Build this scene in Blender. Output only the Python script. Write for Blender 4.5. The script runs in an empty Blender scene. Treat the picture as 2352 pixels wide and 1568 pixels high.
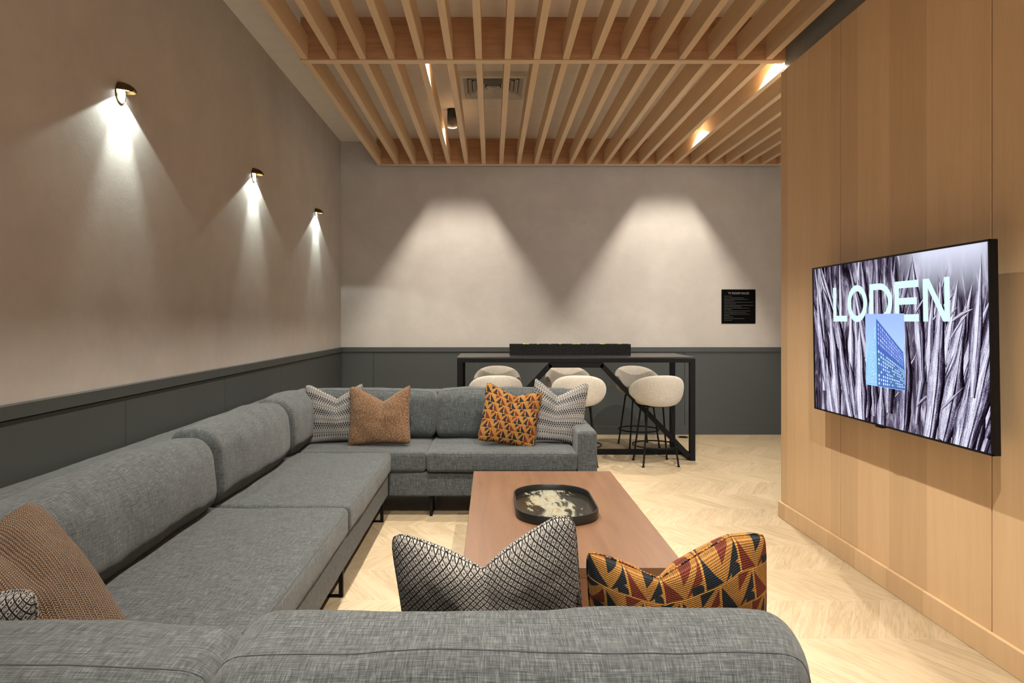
import bpy, bmesh, math, random
from mathutils import Vector, Matrix, Euler
from mathutils import noise as mnoise

scene = bpy.context.scene
COL = scene.collection
PI = math.pi
R = math.radians
random.seed(7)

# ------------------------------------------------------------------ room frame (metres)
CAM_H = 1.46          # lens height
XL = -1.945           # plaster face of the left wall
YB = 8.84             # plaster face of the back wall
XR = 2.17             # wood face of the right wall
YR = 5.11             # far end of the wood wall
ZC = 3.79             # ceiling
XE = 4.6              # far side of the alcove behind the wood wall
Y0 = -4.6             # open rear of the room

# ================================================================== helpers
def link(o, parent=None):
    COL.objects.link(o)
    if parent is not None:
        o.parent = parent
    return o

def tag(o, label=None, cat=None, group=None, kind=None):
    if label: o['label'] = label
    if cat: o['category'] = cat
    if group: o['group'] = group
    if kind: o['kind'] = kind
    return o

def thing(name, label, cat, loc=(0, 0, 0), rz=0.0, group=None):
    o = bpy.data.objects.new(name, None)
    o.empty_display_size = 0.1
    o.location = loc
    o.rotation_euler = (0, 0, rz)
    COL.objects.link(o)
    return tag(o, label, cat, group)

def obj(name, bm, mat, parent=None, smooth=True, world=True, angle=40):
    """bmesh -> one mesh object. With world=True the vertices are in world space and are
    moved into the parent's (unrotated) space, or get an origin of their own at their base."""
    me = bpy.data.meshes.new(name)
    if world:
        if parent is not None:
            p = parent
            off = Vector((0, 0, 0))
            while p is not None:
                off += Vector(p.location)
                p = p.parent
            bmesh.ops.translate(bm, verts=bm.verts, vec=-off)
            loc = Vector((0, 0, 0))
        else:
            xs = [v.co.x for v in bm.verts]; ys = [v.co.y for v in bm.verts]; zs = [v.co.z for v in bm.verts]
            loc = Vector(((min(xs) + max(xs)) / 2, (min(ys) + max(ys)) / 2, min(zs)))
            bmesh.ops.translate(bm, verts=bm.verts, vec=-loc)
    else:
        loc = Vector((0, 0, 0))
    bmesh.ops.recalc_face_normals(bm, faces=bm.faces)
    if smooth:
        ca = math.cos(R(angle))
        for f in bm.faces: f.smooth = True
        for e in bm.edges:
            if len(e.link_faces) == 2:
                if e.link_faces[0].normal.dot(e.link_faces[1].normal) < ca:
                    e.smooth = False
    bm.to_mesh(me); bm.free()
    o = bpy.data.objects.new(name, me)
    o.location = loc
    mats = mat if isinstance(mat, (list, tuple)) else [mat]
    for m in mats: me.materials.append(m)
    return link(o, parent)

def rebase(o):
    """put a part's origin in the middle of its own geometry (keeps it where it is)"""
    me = o.data
    c = sum((v.co for v in me.vertices), Vector()) / max(1, len(me.vertices))
    me.transform(Matrix.Translation(-c))
    o.location = Vector(o.location) + c

def box(bm, x0, x1, y0, y1, z0, z1, bev=0.0, seg=2, mi=0):
    r = bmesh.ops.create_cube(bm, size=1.0)
    vs = r['verts']
    for v in vs:
        v.co = Vector((x0 + (v.co.x + .5) * (x1 - x0), y0 + (v.co.y + .5) * (y1 - y0), z0 + (v.co.z + .5) * (z1 - z0)))
    fs = set(f for v in vs for f in v.link_faces)
    for f in fs: f.material_index = mi
    if bev > 0:
        es = list(set(e for v in vs for e in v.link_edges))
        bmesh.ops.bevel(bm, geom=es, offset=bev, segments=seg, profile=0.7, affect='EDGES', clamp_overlap=True)
    return bm

def newbox(*a, **k):
    return box(bmesh.new(), *a, **k)

def bar(bm, p0, p1, w, h, up=(0, 0, 1), bev=0.0):
    """square bar between two points"""
    p0 = Vector(p0); p1 = Vector(p1)
    d = (p1 - p0); L = d.length; d.normalize()
    upv = Vector(up)
    s = d.cross(upv).normalized(); u = s.cross(d).normalized()
    r = bmesh.ops.create_cube(bm, size=1.0)
    for v in r['verts']:
        c = v.co.copy()
        v.co = p0 + d * ((c.x + .5) * L) + s * (c.y * w) + u * (c.z * h)
    if bev:
        es = list(set(e for v in r['verts'] for e in v.link_edges))
        bmesh.ops.bevel(bm, geom=es, offset=bev, segments=2, profile=0.7, affect='EDGES')
    return bm

def tube(bm, pts, r, seg=10, closed=False, cap=True, radii=None):
    pts = [Vector(p) for p in pts]
    n = len(pts)
    tang = []
    for i in range(n):
        if closed:
            t = pts[(i + 1) % n] - pts[i - 1]
        else:
            t = pts[min(i + 1, n - 1)] - pts[max(i - 1, 0)]
        tang.append(t.normalized() if t.length > 1e-9 else Vector((0, 0, 1)))
    ref = Vector((0, 0, 1)) if abs(tang[0].z) < .9 else Vector((1, 0, 0))
    nrm = (ref - tang[0] * ref.dot(tang[0])).normalized()
    rings = []
    for i in range(n):
        t = tang[i]
        nrm = (nrm - t * nrm.dot(t))
        nrm = nrm.normalized() if nrm.length > 1e-6 else t.orthogonal().normalized()
        b = t.cross(nrm)
        rr = radii[i] if radii else r
        rings.append([bm.verts.new(pts[i] + nrm * (rr * math.cos(a)) + b * (rr * math.sin(a)))
                      for a in [2 * PI * k / seg for k in range(seg)]])
    for i in range(n if closed else n - 1):
        A = rings[i]; B = rings[(i + 1) % n]
        for k in range(seg):
            bm.faces.new((A[k], A[(k + 1) % seg], B[(k + 1) % seg], B[k]))
    if cap and not closed:
        bm.faces.new(list(reversed(rings[0]))); bm.faces.new(rings[-1])
    return bm

def lathe(bm, prof, seg=32, c=(0, 0, 0)):
    """prof: list of (r, z)"""
    c = Vector(c)
    rings = []
    for r, z in prof:
        if r < 1e-6:
            rings.append([bm.verts.new(c + Vector((0, 0, z)))])
        else:
            rings.append([bm.verts.new(c + Vector((r * math.cos(2 * PI * k / seg), r * math.sin(2 * PI * k / seg), z))) for k in range(seg)])
    for A, B in zip(rings[:-1], rings[1:]):
        for k in range(seg):
            k2 = (k + 1) % seg
            if len(A) == 1 and len(B) == 1: continue
            if len(A) == 1: bm.faces.new((A[0], B[k], B[k2]))
            elif len(B) == 1: bm.faces.new((A[k], A[k2], B[0]))
            else: bm.faces.new((A[k], A[k2], B[k2], B[k]))
    return bm

# ---- soft upholstered box -----------------------------------------------------
def fbm(p, octv=3):
    s = 0; a = 1; f = 1
    for _ in range(octv):
        s += a * mnoise.noise(Vector(p) * f); a *= .5; f *= 2
    return s

class Soft:
    def __init__(s, x0, x1, y0, y1, z0, z1, r=.05, crown=(0, 0, 0), wr=.004, wf=3.0, seed=0, lean=(0, 0), post=None, cp=2.6):
        s.c = Vector(((x0 + x1) / 2, (y0 + y1) / 2, (z0 + z1) / 2))
        s.h = Vector(((x1 - x0) / 2, (y1 - y0) / 2, (z1 - z0) / 2))
        s.r = r if isinstance(r, (tuple, list)) else (r, r, r)
        s.crown = crown; s.wr = wr; s.wf = wf; s.seed = seed; s.lean = lean; s.post = post; s.cp = cp
    def f(s, q):
        h = s.h; r = min(s.r)
        inn = Vector([max(-(h[k] - s.r[k]), min(h[k] - s.r[k], q[k])) for k in range(3)])
        d = Vector([(q[k] - inn[k]) / s.r[k] for k in range(3)])
        L = d.length
        m = max(abs(d[0]), abs(d[1]), abs(d[2]))
        if L > 1e-9: d = d * (m / L)
        p = Vector([inn[k] + d[k] * s.r[k] for k in range(3)])
        n = [p[k] / h[k] for k in range(3)]
        out = p.copy()
        for k in range(3):
            a, b = (k + 1) % 3, (k + 2) % 3
            out[k] += s.crown[k] * n[k] * max(0, 1 - abs(n[a]) ** s.cp) * max(0, 1 - abs(n[b]) ** s.cp)
        w = s.wr * fbm((out.x * s.wf + s.seed * 7.3, out.y * s.wf + s.seed, out.z * s.wf - s.seed), 3)
        dirn = Vector([n[k] ** 3 for k in range(3)])
        if dirn.length > 1e-6: out += dirn.normalized() * w
        t = (out.z + h.z)
        out.x += s.lean[0] * t; out.y += s.lean[1] * t
        out += s.c
        if s.post: out = s.post(out)
        return out
    def unfold(s, q, k, sg):
        # cloth laid over the top and folded down the sides
        d = s.h.z - q.z; o = s.seed * .37
        if k == 2: uv = (q.x, q.y) if sg > 0 else (q.x, q.y + 5)
        elif k == 1: uv = (q.x, sg * (s.h.y + d))
        else: uv = (sg * (s.h.x + d), q.y)
        return (uv[0] + o, uv[1] - o)
    def axis(s, k, res):
        h = s.h[k]; r = s.r[k]
        n = 6
        e = [h - r + r * (i / n) for i in range(1, n + 1)]
        m = max(4, int(2 * (h - r) / res))
        inn = [-(h - r) + 2 * (h - r) * i / m for i in range(m + 1)]
        return [-v for v in reversed(e)] + inn + e
    def mesh(s, res=.045):
        bm = bmesh.new(); uvl = bm.loops.layers.uv.new('UVMap')
        ax = [s.axis(k, res) for k in range(3)]
        for k in range(3):
            a, b = (k + 1) % 3, (k + 2) % 3
            for sg in (-1, 1):
                g = []
                for u in ax[a]:
                    row = []
                    for v in ax[b]:
                        q = Vector((0, 0, 0)); q[k] = sg * s.h[k]; q[a] = u; q[b] = v
                        row.append((bm.verts.new(s.f(q)), s.unfold(q, k, sg)))
                    g.append(row)
                for i in range(len(ax[a]) - 1):
                    for j in range(len(ax[b]) - 1):
                        quad = (g[i][j], g[i + 1][j], g[i + 1][j + 1], g[i][j + 1])
                        f = bm.faces.new([t[0] for t in quad])
                        for l, t in zip(f.loops, quad):
                            # keep the warp (u) along the long horizontal axis
                            l[uvl].uv = t[1]
        bmesh.ops.remove_doubles(bm, verts=bm.verts, dist=1e-5)
        return bm
    def loop(s, k, sg, inset=0.3, res=.02):
        """perimeter path round the face normal to axis k"""
        a, b = (k + 1) % 3, (k + 2) % 3
        ra, rb = s.r[a], s.r[b]
        pts = []
        def lin(p, q, n): return [p + (q - p) * i / n for i in range(n)]
        ha, hb = s.h[a], s.h[b]
        na = max(6, int(2 * ha / res)); nb = max(6, int(2 * hb / res))
        per = [(u, -hb) for u in lin(-ha, ha, na)] + [(ha, v) for v in lin(-hb, hb, nb)] + \
              [(u, hb) for u in lin(ha, -ha, na)] + [(-ha, v) for v in lin(hb, -hb, nb)]
        kk = s.h[k] - s.r[k] * inset
        for u, v in per:
            q = Vector((0, 0, 0)); q[k] = sg * kk; q[a] = u; q[b] = v
            pts.append(s.f(q))
        return pts

# ================================================================== node DSL
class G:
    def __init__(s, name):
        s.mat = bpy.data.materials.new(name); s.mat.use_nodes = True
        s.nt = s.mat.node_tree; s.n = s.nt.nodes; s.l = s.nt.links
        s.b = s.n['Principled BSDF']
        s.out = s.n['Material Output']
    def set(s, sock, v):
        if isinstance(v, bpy.types.NodeSocket): s.l.new(v, sock)
        elif v is not None:
            if isinstance(v, (tuple, list)):
                if sock.type == 'RGBA' and len(v) == 3: v = (*v, 1)
            sock.default_value = v
    def math(s, op, a, b=None, c=None, clamp=False):
        n = s.n.new('ShaderNodeMath'); n.operation = op; n.use_clamp = clamp
        s.set(n.inputs[0], a); s.set(n.inputs[1], b); s.set(n.inputs[2], c)
        return n.outputs[0]
    def add(s, a, b): return s.math('ADD', a, b)
    def sub(s, a, b): return s.math('SUBTRACT', a, b)
    def mul(s, a, b): return s.math('MULTIPLY', a, b)
    def div(s, a, b): return s.math('DIVIDE', a, b)
    def fl(s, a): return s.math('FLOOR', a)
    def fr(s, a): return s.math('FRACT', a)
    def ab(s, a): return s.math('ABSOLUTE', a)
    def lt(s, a, b): return s.math('LESS_THAN', a, b)
    def gt(s, a, b): return s.math('GREATER_THAN', a, b)
    def mx(s, a, b): return s.math('MAXIMUM', a, b)
    def mn(s, a, b): return s.math('MINIMUM', a, b)
    def coord(s, kind='Object'):
        return s.n.new('ShaderNodeTexCoord').outputs[kind]
    def pos(s):
        return s.n.new('ShaderNodeNewGeometry').outputs['Position']
    def sep(s, v):
        n = s.n.new('ShaderNodeSeparateXYZ'); s.set(n.inputs[0], v)
        return n.outputs[0], n.outputs[1], n.outputs[2]
    def comb(s, x=0.0, y=0.0, z=0.0):
        n = s.n.new('ShaderNodeCombineXYZ')
        s.set(n.inputs[0], x); s.set(n.inputs[1], y); s.set(n.inputs[2], z)
        return n.outputs[0]
    def noise(s, v, scale=5.0, detail=2.0, rough=.5, dist=0.0):
        n = s.n.new('ShaderNodeTexNoise'); s.set(n.inputs['Vector'], v)
        n.inputs['Scale'].default_value = scale; n.inputs['Detail'].default_value = detail
        n.inputs['Roughness'].default_value = rough; n.inputs['Distortion'].default_value = dist
        return n.outputs[0]
    def white(s, v):
        n = s.n.new('ShaderNodeTexWhiteNoise'); n.noise_dimensions = '3D'; s.set(n.inputs[0], v)
        return n.outputs[0]
    def ramp(s, f, stops, interp='LINEAR'):
        n = s.n.new('ShaderNodeValToRGB'); s.set(n.inputs[0], f); cr = n.color_ramp; cr.interpolation = interp
        while len(cr.elements) > 1: cr.elements.remove(cr.elements[0])
        cr.elements[0].position = stops[0][0]; cr.elements[0].color = (*stops[0][1], 1)
        for p, c in stops[1:]:
            e = cr.elements.new(p); e.color = (*c, 1)
        return n.outputs[0]
    def rng(s, f, a, b, c, d):
        n = s.n.new('ShaderNodeMapRange'); s.set(n.inputs[0], f)
        for i, v in enumerate((a, b, c, d)): s.set(n.inputs[i + 1], v)
        return n.outputs[0]
    def mix(s, f, a, b, mode='MIX'):
        n = s.n.new('ShaderNodeMix'); n.data_type = 'RGBA'; n.blend_type = mode
        s.set(n.inputs['Factor'], f); s.set(n.inputs[6], a); s.set(n.inputs[7], b)
        return n.outputs[2]
    def bump(s, h, strength=.3, dist=.01, normal=None):
        n = s.n.new('ShaderNodeBump'); s.set(n.inputs['Height'], h)
        n.inputs['Strength'].default_value = strength; n.inputs['Distance'].default_value = dist
        if normal is not None: s.l.new(normal, n.inputs['Normal'])
        return n.outputs[0]
    def fin(s, color=None, rough=.6, metal=0.0, normal=None, spec=None, sheen=None, coat=None):
        b = s.b
        if color is not None: s.set(b.inputs['Base Color'], color)
        s.set(b.inputs['Roughness'], rough); s.set(b.inputs['Metallic'], metal)
        if normal is not None: s.l.new(normal, b.inputs['Normal'])
        if spec is not None: b.inputs['Specular IOR Level'].default_value = spec
        if sheen: b.inputs['Sheen Weight'].default_value = sheen; b.inputs['Sheen Roughness'].default_value = .5
        if coat: b.inputs['Coat Weight'].default_value = coat; b.inputs['Coat Roughness'].default_value = .15
        return s.mat
    def emit(s, color, strength):
        n = s.n.new('ShaderNodeEmission'); s.set(n.inputs[0], color); s.set(n.inputs[1], strength)
        s.l.new(n.outputs[0], s.out.inputs[0]); return s.mat

def plain(name, col, rough=.5, metal=0.0, var=.08, sc=30.0, bump=.05, spec=None, coat=None):
    g = G(name)
    n = g.noise(g.coord(), sc, 3, .6)
    c = g.mix(g.rng(n, .3, .7, 0, 1), tuple(max(0, x * (1 - var)) for x in col), tuple(min(1, x * (1 + var)) for x in col))
    return g.fin(c, rough, metal, g.bump(n, bump, .002) if bump else None, spec, coat=coat)

# ---- materials ----------------------------------------------------------------
def m_plaster():
    g = G('limewash_plaster'); p = g.pos()
    big = g.noise(p, 1.3, 4, .6, .6)
    mid = g.noise(p, 5.0, 5, .65, .3)
    fine = g.noise(p, 120, 3, .6)
    t = g.add(g.mul(big, .65), g.mul(mid, .35))
    c = g.ramp(t, [(.30, (.415, .385, .352)), (.5, (.465, .434, .400)), (.70, (.518, .487, .452))])
    h = g.add(g.mul(mid, .7), g.mul(fine, .12))
    return g.fin(c, .85, 0, g.bump(h, .22, .012), .25)

def m_wood(name, cols, axis='z', scale=1.0, rough=.45, plank=None, strong=1.0, coat=None, figure=0.0):
    """procedural veneer: grain runs along `axis` in object-independent world space"""
    g = G(name); x, y, z = g.sep(g.pos())
    k = {'x': (1, 14, 14), 'y': (14, 1, 14), 'z': (14, 14, 1)}[axis]
    off = 0.0
    if plank:                      # (axis, width, origin)
        s = {'x': x, 'y': y, 'z': z}[plank[0]]
        idx = g.fl(g.div(g.sub(s, plank[2]), plank[1]))
        hsh = g.white(g.comb(idx, 3.7, 1.1)); off = g.mul(hsh, 37.0)
    v = g.comb(g.add(g.mul(x, k[0] * scale), off), g.add(g.mul(y, k[1] * scale), off), g.mul(z, k[2] * scale))
    n1 = g.noise(v, 1.3, 5, .62, .5)
    v2 = g.comb(g.add(g.mul(x, k[0] * scale * 6), off), g.mul(y, k[1] * scale * 6), g.mul(z, k[2] * scale * 6))
    n2 = g.noise(v2, 1.6, 4, .7)
    t = g.add(g.mul(n1, .7), g.mul(n2, .3))
    if figure:
        w = g.math('SINE', g.mul(g.add(g.mul(n1, 3.0), g.mul({'x': z, 'y': x, 'z': y}[axis], 9.0)), 6.0))
        t = g.add(t, g.mul(w, figure))
    c = g.ramp(t, [(.5 - .24 / strong, cols[0]), (.5, cols[1]), (.5 + .24 / strong, cols[2])])
    if plank:
        c = g.mix(1.0, c, g.ramp(hsh, [(0, (.90, .88, .86)), (1, (1.06, 1.06, 1.05))]), 'MULTIPLY')
    return g.fin(c, rough, 0, g.bump(n2, .08, .002), .35, coat=coat)

def m_floor():
    g = G('chevron_oak_planks'); x, y, z = g.sep(g.pos())
    b = g.div(g.sub(y, 3.14 - .437 * 20), .437)
    k = g.fl(b); t = g.fr(b)
    sg = g.sub(1.0, g.mul(g.math('MODULO', k, 2.0), 2.0))
    s = g.sub(x, g.mul(g.mul(g.sub(t, .5), .256), sg))
    sb = g.div(g.add(s, 20.0), .132)
    i = g.fl(sb); f = g.fr(sb)
    h = g.white(g.comb(i, k, .3)); h2 = g.white(g.comb(i, k, 8.3))
    al = g.mul(t, .5)
    v = g.comb(g.add(g.mul(s, 22.0), g.mul(h, 50.0)), g.add(g.mul(al, 2.2), g.mul(h2, 30)), 0.0)
    n1 = g.noise(v, 1.2, 5, .6, 1.6)
    v2 = g.comb(g.add(g.mul(s, 160.0), g.mul(h, 50.0)), g.add(g.mul(al, 8.0), g.mul(h2, 30)), 0.0)
    n2 = g.noise(v2, 1.0, 3, .6)
    rings = g.math('SINE', g.mul(n1, 38.0))
    tt = g.add(g.add(g.mul(n1, .62), g.mul(n2, .30)), g.mul(rings, .045))
    c = g.ramp(tt, [(.20, (.300, .225, .135)), (.42, (.425, .335, .213)), (.55, (.480, .387, .258)), (.75, (.530, .437, .303))])
    c = g.mix(1.0, c, g.ramp(h, [(0, (.90, .885, .86)), (.5, (.97, .965, .95)), (1, (1.03, 1.03, 1.04))]), 'MULTIPLY')
    knot = g.noise(g.comb(g.add(g.mul(s, 9.0), g.mul(h, 91.0)), g.add(g.mul(al, 4.0), g.mul(h2, 77)), 0.0), 1.0, 2, .5)
    c = g.mix(g.rng(knot, .74, .80, 0, .55), c, (.25, .155, .08))
    e = g.mn(g.mn(f, g.sub(1.0, f)), g.mul(g.mn(t, g.sub(1.0, t)), 3.3))
    gr = g.rng(e, .010, .017, 1, 0)
    c = g.mix(g.mul(gr, .75), c, (.50, .42, .33))
    hgt = g.sub(g.mul(n2, .15), gr)
    return g.fin(c, g.add(.36, g.mul(n1, .16)), 0, g.bump(hgt, .25, .002), .4)

def m_fabric(name, dark, mid, light, k=1.0, sheen=.15):
    g = G(name); u, v, _ = g.sep(g.coord('UV'))
    wa = g.noise(g.comb(g.mul(u, 520.0 * k), g.mul(v, 26.0 * k), 0.0), 1.0, 2, .6)
    wb = g.noise(g.comb(g.mul(u, 24.0 * k), g.mul(v, 520.0 * k), 4.0), 1.0, 2, .6)
    ca = g.noise(g.comb(g.mul(u, 190.0 * k), g.mul(v, 9.0), 9.0), 1.0, 3, .65)
    cb = g.noise(g.comb(g.mul(u, 9.0), g.mul(v, 190.0 * k), 2.0), 1.0, 3, .65)
    sl = g.add(g.add(g.mul(wa, .30), g.mul(wb, .30)), g.add(g.mul(ca, .20), g.mul(cb, .20)))
    wv = g.mul(g.math('SINE', g.mul(u, 2500.0 * k)), g.math('SINE', g.mul(v, 2500.0 * k)))
    t = g.add(sl, g.mul(wv, .06))
    c = g.ramp(t, [(.36, dark), (.49, mid), (.63, light)])
    return g.fin(c, .92, 0, g.bump(g.add(t, g.mul(wv, .1)), .55, .0022), .2, sheen=sheen)

def m_kilim():
    g = G('striped_kilim_weave'); u, v, _ = g.sep(g.coord('UV'))
    rv = g.div(g.add(v, 3.0), .0205); ri = g.fl(rv); fy = g.fr(rv)
    odd = g.math('MODULO', ri, 2.0)
    cw = .0185
    fx = g.fr(g.add(g.div(g.add(u, 3.0), cw), g.mul(odd, .5)))
    d = g.add(g.ab(g.sub(fx, .5)), g.mul(g.ab(g.sub(fy, .5)), .75))
    hr = g.white(g.comb(ri, .5, .2))
    band = g.math('SINE', g.mul(v, 52.0))
    dark = g.lt(d, g.rng(band, -1, 1, .27, .47))
    ring = g.mx(g.mul(g.gt(d, .56), g.lt(d, .66)), g.lt(g.mn(fy, g.sub(1.0, fy)), .06))
    m = g.mx(dark, g.mul(ring, .7))
    inv = g.gt(hr, .72)
    m = g.ab(g.sub(m, g.mul(inv, .85)))
    n = g.noise(g.comb(g.mul(u, 300), g.mul(v, 300), 0.0), 1.0, 2, .6)
    c = g.mix(m, (.37, .355, .33), (.014, .016, .021))
    c = g.mix(1.0, c, g.ramp(n, [(.3, (.72, .72, .72)), (.7, (1.12, 1.12, 1.12))]), 'MULTIPLY')
    return g.fin(c, .95, 0, g.bump(g.add(n, g.mul(m, -.6)), .5, .002), .15, sheen=.1)

def m_diamond():
    g = G('diamond_lattice_weave'); u, v, _ = g.sep(g.coord('UV'))
    a = g.div(g.add(u, 3.0), .0160); b = g.div(g.add(v, 3.0), .0210)
    fx = g.ab(g.sub(g.fr(a), .5)); fy = g.ab(g.sub(g.fr(b), .5))
    gx = g.sub(.5, fx); gy = g.sub(.5, fy)
    d1 = g.add(fx, fy)                     # 0 at cell centre, .5 on the lattice
    line = g.lt(g.ab(g.sub(d1, .5)), .11)
    e1 = g.math('SQRT', g.add(g.mul(fx, g.mul(fx, 2.2)), g.mul(fy, fy)))
    e2 = g.math('SQRT', g.add(g.mul(gx, g.mul(gx, 2.2)), g.mul(gy, gy)))
    ring = g.mul(g.gt(e1, .165), g.lt(e1, .245))
    dot = g.lt(g.add(gx, gy), .14)
    ln = g.noise(g.comb(g.mul(u, 500), g.mul(v, 500), 0.0), 1.0, 2, .6)
    m = g.mx(line, g.mx(ring, dot))
    m = g.math('MULTIPLY', m, g.rng(ln, .25, .5, .75, 1.0))
    c = g.mix(m, (.40, .375, .34), (.007, .007, .009))
    c = g.mix(1.0, c, g.ramp(ln, [(.3, (.65, .65, .65)), (.7, (1.1, 1.1, 1.1))]), 'MULTIPLY')
    wv = g.math('SINE', g.mul(v, 3600.0))
    return g.fin(c, .95, 0, g.bump(g.add(g.add(ln, g.mul(m, -.8)), g.mul(wv, .15)), .6, .0025), .15, sheen=.1)

def m_knit():
    g = G('brown_chunky_knit'); u, v, _ = g.sep(g.coord('UV'))
    cw = .0165
    wob = g.mul(g.noise(g.comb(g.mul(u, 14), g.mul(v, 14), 0.0), 1.0, 2, .5), .006)
    a = g.div(g.add(g.add(u, 3.0), wob), cw); ia = g.fl(a); fa = g.fr(a)
    tri = g.ab(g.sub(fa, .5))
    s = g.fr(g.div(g.add(g.add(v, 3.0), g.mul(tri, .018)), .0078))
    stitch = g.math('SINE', g.mul(s, PI))
    col = g.mul(g.math('SINE', g.mul(g.fr(g.mul(a, 2.0)), PI)), 1.0)
    hgt = g.mul(stitch, g.math('POWER', col, .5))
    n = g.noise(g.comb(g.mul(u, 90), g.mul(v, 90), 0.0), 1.0, 3, .6)
    t = g.add(g.mul(hgt, .75), g.mul(n, .35))
    c = g.ramp(t, [(.22, (.010, .0065, .0045)), (.42, (.062, .036, .021)), (.72, (.165, .098, .055)), (.98, (.27, .175, .105))])
    return g.fin(c, .95, 0, g.bump(hgt, .9, .004), .15, sheen=.1)

def m_woven_brown():
    g = G('brown_nubby_weave'); u, v, _ = g.sep(g.coord('UV'))
    a = g.noise(g.comb(g.mul(u, 280), g.mul(v, 75), 0.0), 1.0, 3, .6)
    b = g.noise(g.comb(g.mul(u, 70), g.mul(v, 260), 3.0), 1.0, 3, .6)
    w = g.mul(g.math('SINE', g.mul(u, 1150.0)), g.math('SINE', g.mul(v, 1150.0)))
    t = g.add(g.add(g.mul(a, .5), g.mul(b, .5)), g.mul(w, .07))
    c = g.ramp(t, [(.38, (.030, .015, .009)), (.5, (.120, .064, .034)), (.62, (.36, .235, .140))])
    return g.fin(c, .95, 0, g.bump(t, .8, .004), .15, sheen=.1)

def m_geo():
    g = G('mustard_triangle_kilim'); u, v, _ = g.sep(g.coord('UV'))
    rh, cw = .070, .090
    wob = g.mul(g.sub(g.noise(g.comb(g.mul(u, 9), g.mul(v, 9), 0.0), 1.0, 2, .5), .5), .014)
    b = g.div(g.add(g.add(v, 3.0), wob), rh); ib = g.fl(b); fy = g.fr(b)
    a = g.add(g.div(g.add(u, g.add(3.0, wob)), cw), g.mul(ib, .37)); ia = g.fl(a); fx = g.fr(a)
    h1 = g.white(g.comb(ia, ib, .1)); h2 = g.white(g.comb(ia, ib, 5.7))
    left = g.lt(fx, .5); right = g.sub(1.0, left)
    peak = g.sub(1.0, g.mul(g.ab(g.sub(fx, .5)), 2.0))
    up = g.lt(fy, peak)
    navy = (.013, .017, .022); rust = (.150, .026, .012); must = (.37, .175, .040)
    sw = g.gt(h1, .5)
    cA = g.mix(sw, rust, navy); cB = g.mix(sw, navy, rust)
    c = must
    # right half of the big triangle, dark; left half the other colour with a mustard wedge under it
    c = g.mix(g.mul(up, right), c, cB)
    wl = g.mul(g.mul(up, left), g.gt(fy, g.mul(fx, .95)))
    c = g.mix(wl, c, cA)
    low = g.mul(g.mul(g.lt(g.add(g.mul(fx, 1.5), fy), .95), g.gt(fx, .20)), g.lt(fy, .34))
    c = g.mix(low, c, navy)
    # hanging triangle between two peaks
    fx2 = g.fr(g.add(fx, .5)); hang = g.gt(fy, g.add(.52, g.mul(g.ab(g.sub(fx2, .5)), 1.25)))
    c = g.mix(g.mul(hang, g.gt(fx2, .5)), c, g.mix(g.gt(h2, .5), rust, navy))
    line = g.mx(g.lt(fy, .055), g.lt(g.ab(g.sub(fx, .5)), .03))
    c = g.mix(line, c, (.50, .25, .05))
    ridge = g.math('SINE', g.mul(g.add(v, g.mul(g.math('SINE', g.mul(h1, 6.0)), 0.0)), 1350.0))
    bead = g.math('SINE', g.mul(u, 1500.0))
    n = g.noise(g.comb(g.mul(u, 260), g.mul(v, 260), 0.0), 1.0, 2, .6)
    dk = g.rng(g.add(ridge, g.mul(bead, .4)), -1.3, .2, .42, 1.0)
    c = g.mix(1.0, c, g.comb(dk, dk, dk), 'MULTIPLY')
    c = g.mix(1.0, c, g.ramp(n, [(.3, (.75, .75, .75)), (.7, (1.15, 1.15, 1.15))]), 'MULTIPLY')
    return g.fin(c, .85, 0, g.bump(g.add(g.mul(ridge, .5), g.add(g.mul(bead, .2), n)), .6, .003), .25)

M = {}
M['plaster'] = m_plaster()
M['floor'] = m_floor()
M['ceiling'] = plain('ceiling_paint', (.80, .765, .715), .8, 0, .03, 8, .03)
M['wainscot'] = plain('charcoal_green_panel_paint', (.043, .050, .049), .55, 0, .06, 90, .03)
M['greypaint'] = plain('grey_bulkhead_paint', (.27, .26, .235), .75, 0, .05, 20, .03)
M['oak'] = m_wood('oak_veneer', [(.60, .415, .235), (.68, .485, .290), (.74, .545, .340)], 'z', .9, .42, plank=('y', .32, .20), strong=.75)
M['maple'] = m_wood('maple_slats', [(.60, .420, .245), (.69, .505, .315), (.75, .565, .37)], 'y', 1.2, .5, strong=.8)
M['cherry'] = m_wood('cherry_crossbeam_veneer', [(.30, .145, .068), (.45, .235, .115), (.53, .30, .155)], 'x', 1.5, .45, strong=1.2)
M['edge'] = m_wood('maple_edge_band', [(.62, .45, .28), (.70, .53, .35), (.75, .58, .40)], 'x', 1.2, .5, strong=.8)
M['walnut'] = m_wood('reddish_walnut_veneer', [(.090, .043, .021), (.130, .064, .031), (.170, .089, .046)], 'y', .9, .42, strong=.9)
M['sofa'] = m_fabric('heather_grey_linen', (.011, .0135, .0145), (.044, .051, .053), (.150, .167, .171))
M['piping'] = m_fabric('grey_piping', (.022, .025, .026), (.050, .056, .057), (.10, .11, .11))
M['seamline'] = m_fabric('grey_self_piping', (.016, .018, .019), (.042, .048, .050), (.09, .10, .10))
M['boucle'] = m_fabric('cream_chenille', (.34, .305, .255), (.46, .42, .36), (.57, .53, .46), k=.6, sheen=.25)
M['shellback'] = plain('dark_taupe_shell_lining', (.07, .058, .046), .8)
M['kilim'] = m_kilim(); M['diamond'] = m_diamond(); M['knit'] = m_knit(); M['woven'] = m_woven_brown(); M['geo'] = m_geo()
M['black'] = plain('black_powder_coat', (.006, .006, .006), .5, 0, .1, 60, .02, spec=.12)
M['tabletop'] = plain('black_stained_tabletop', (.012, .0115, .011), .30, 0, .15, 40, .03, spec=.45)
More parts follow.
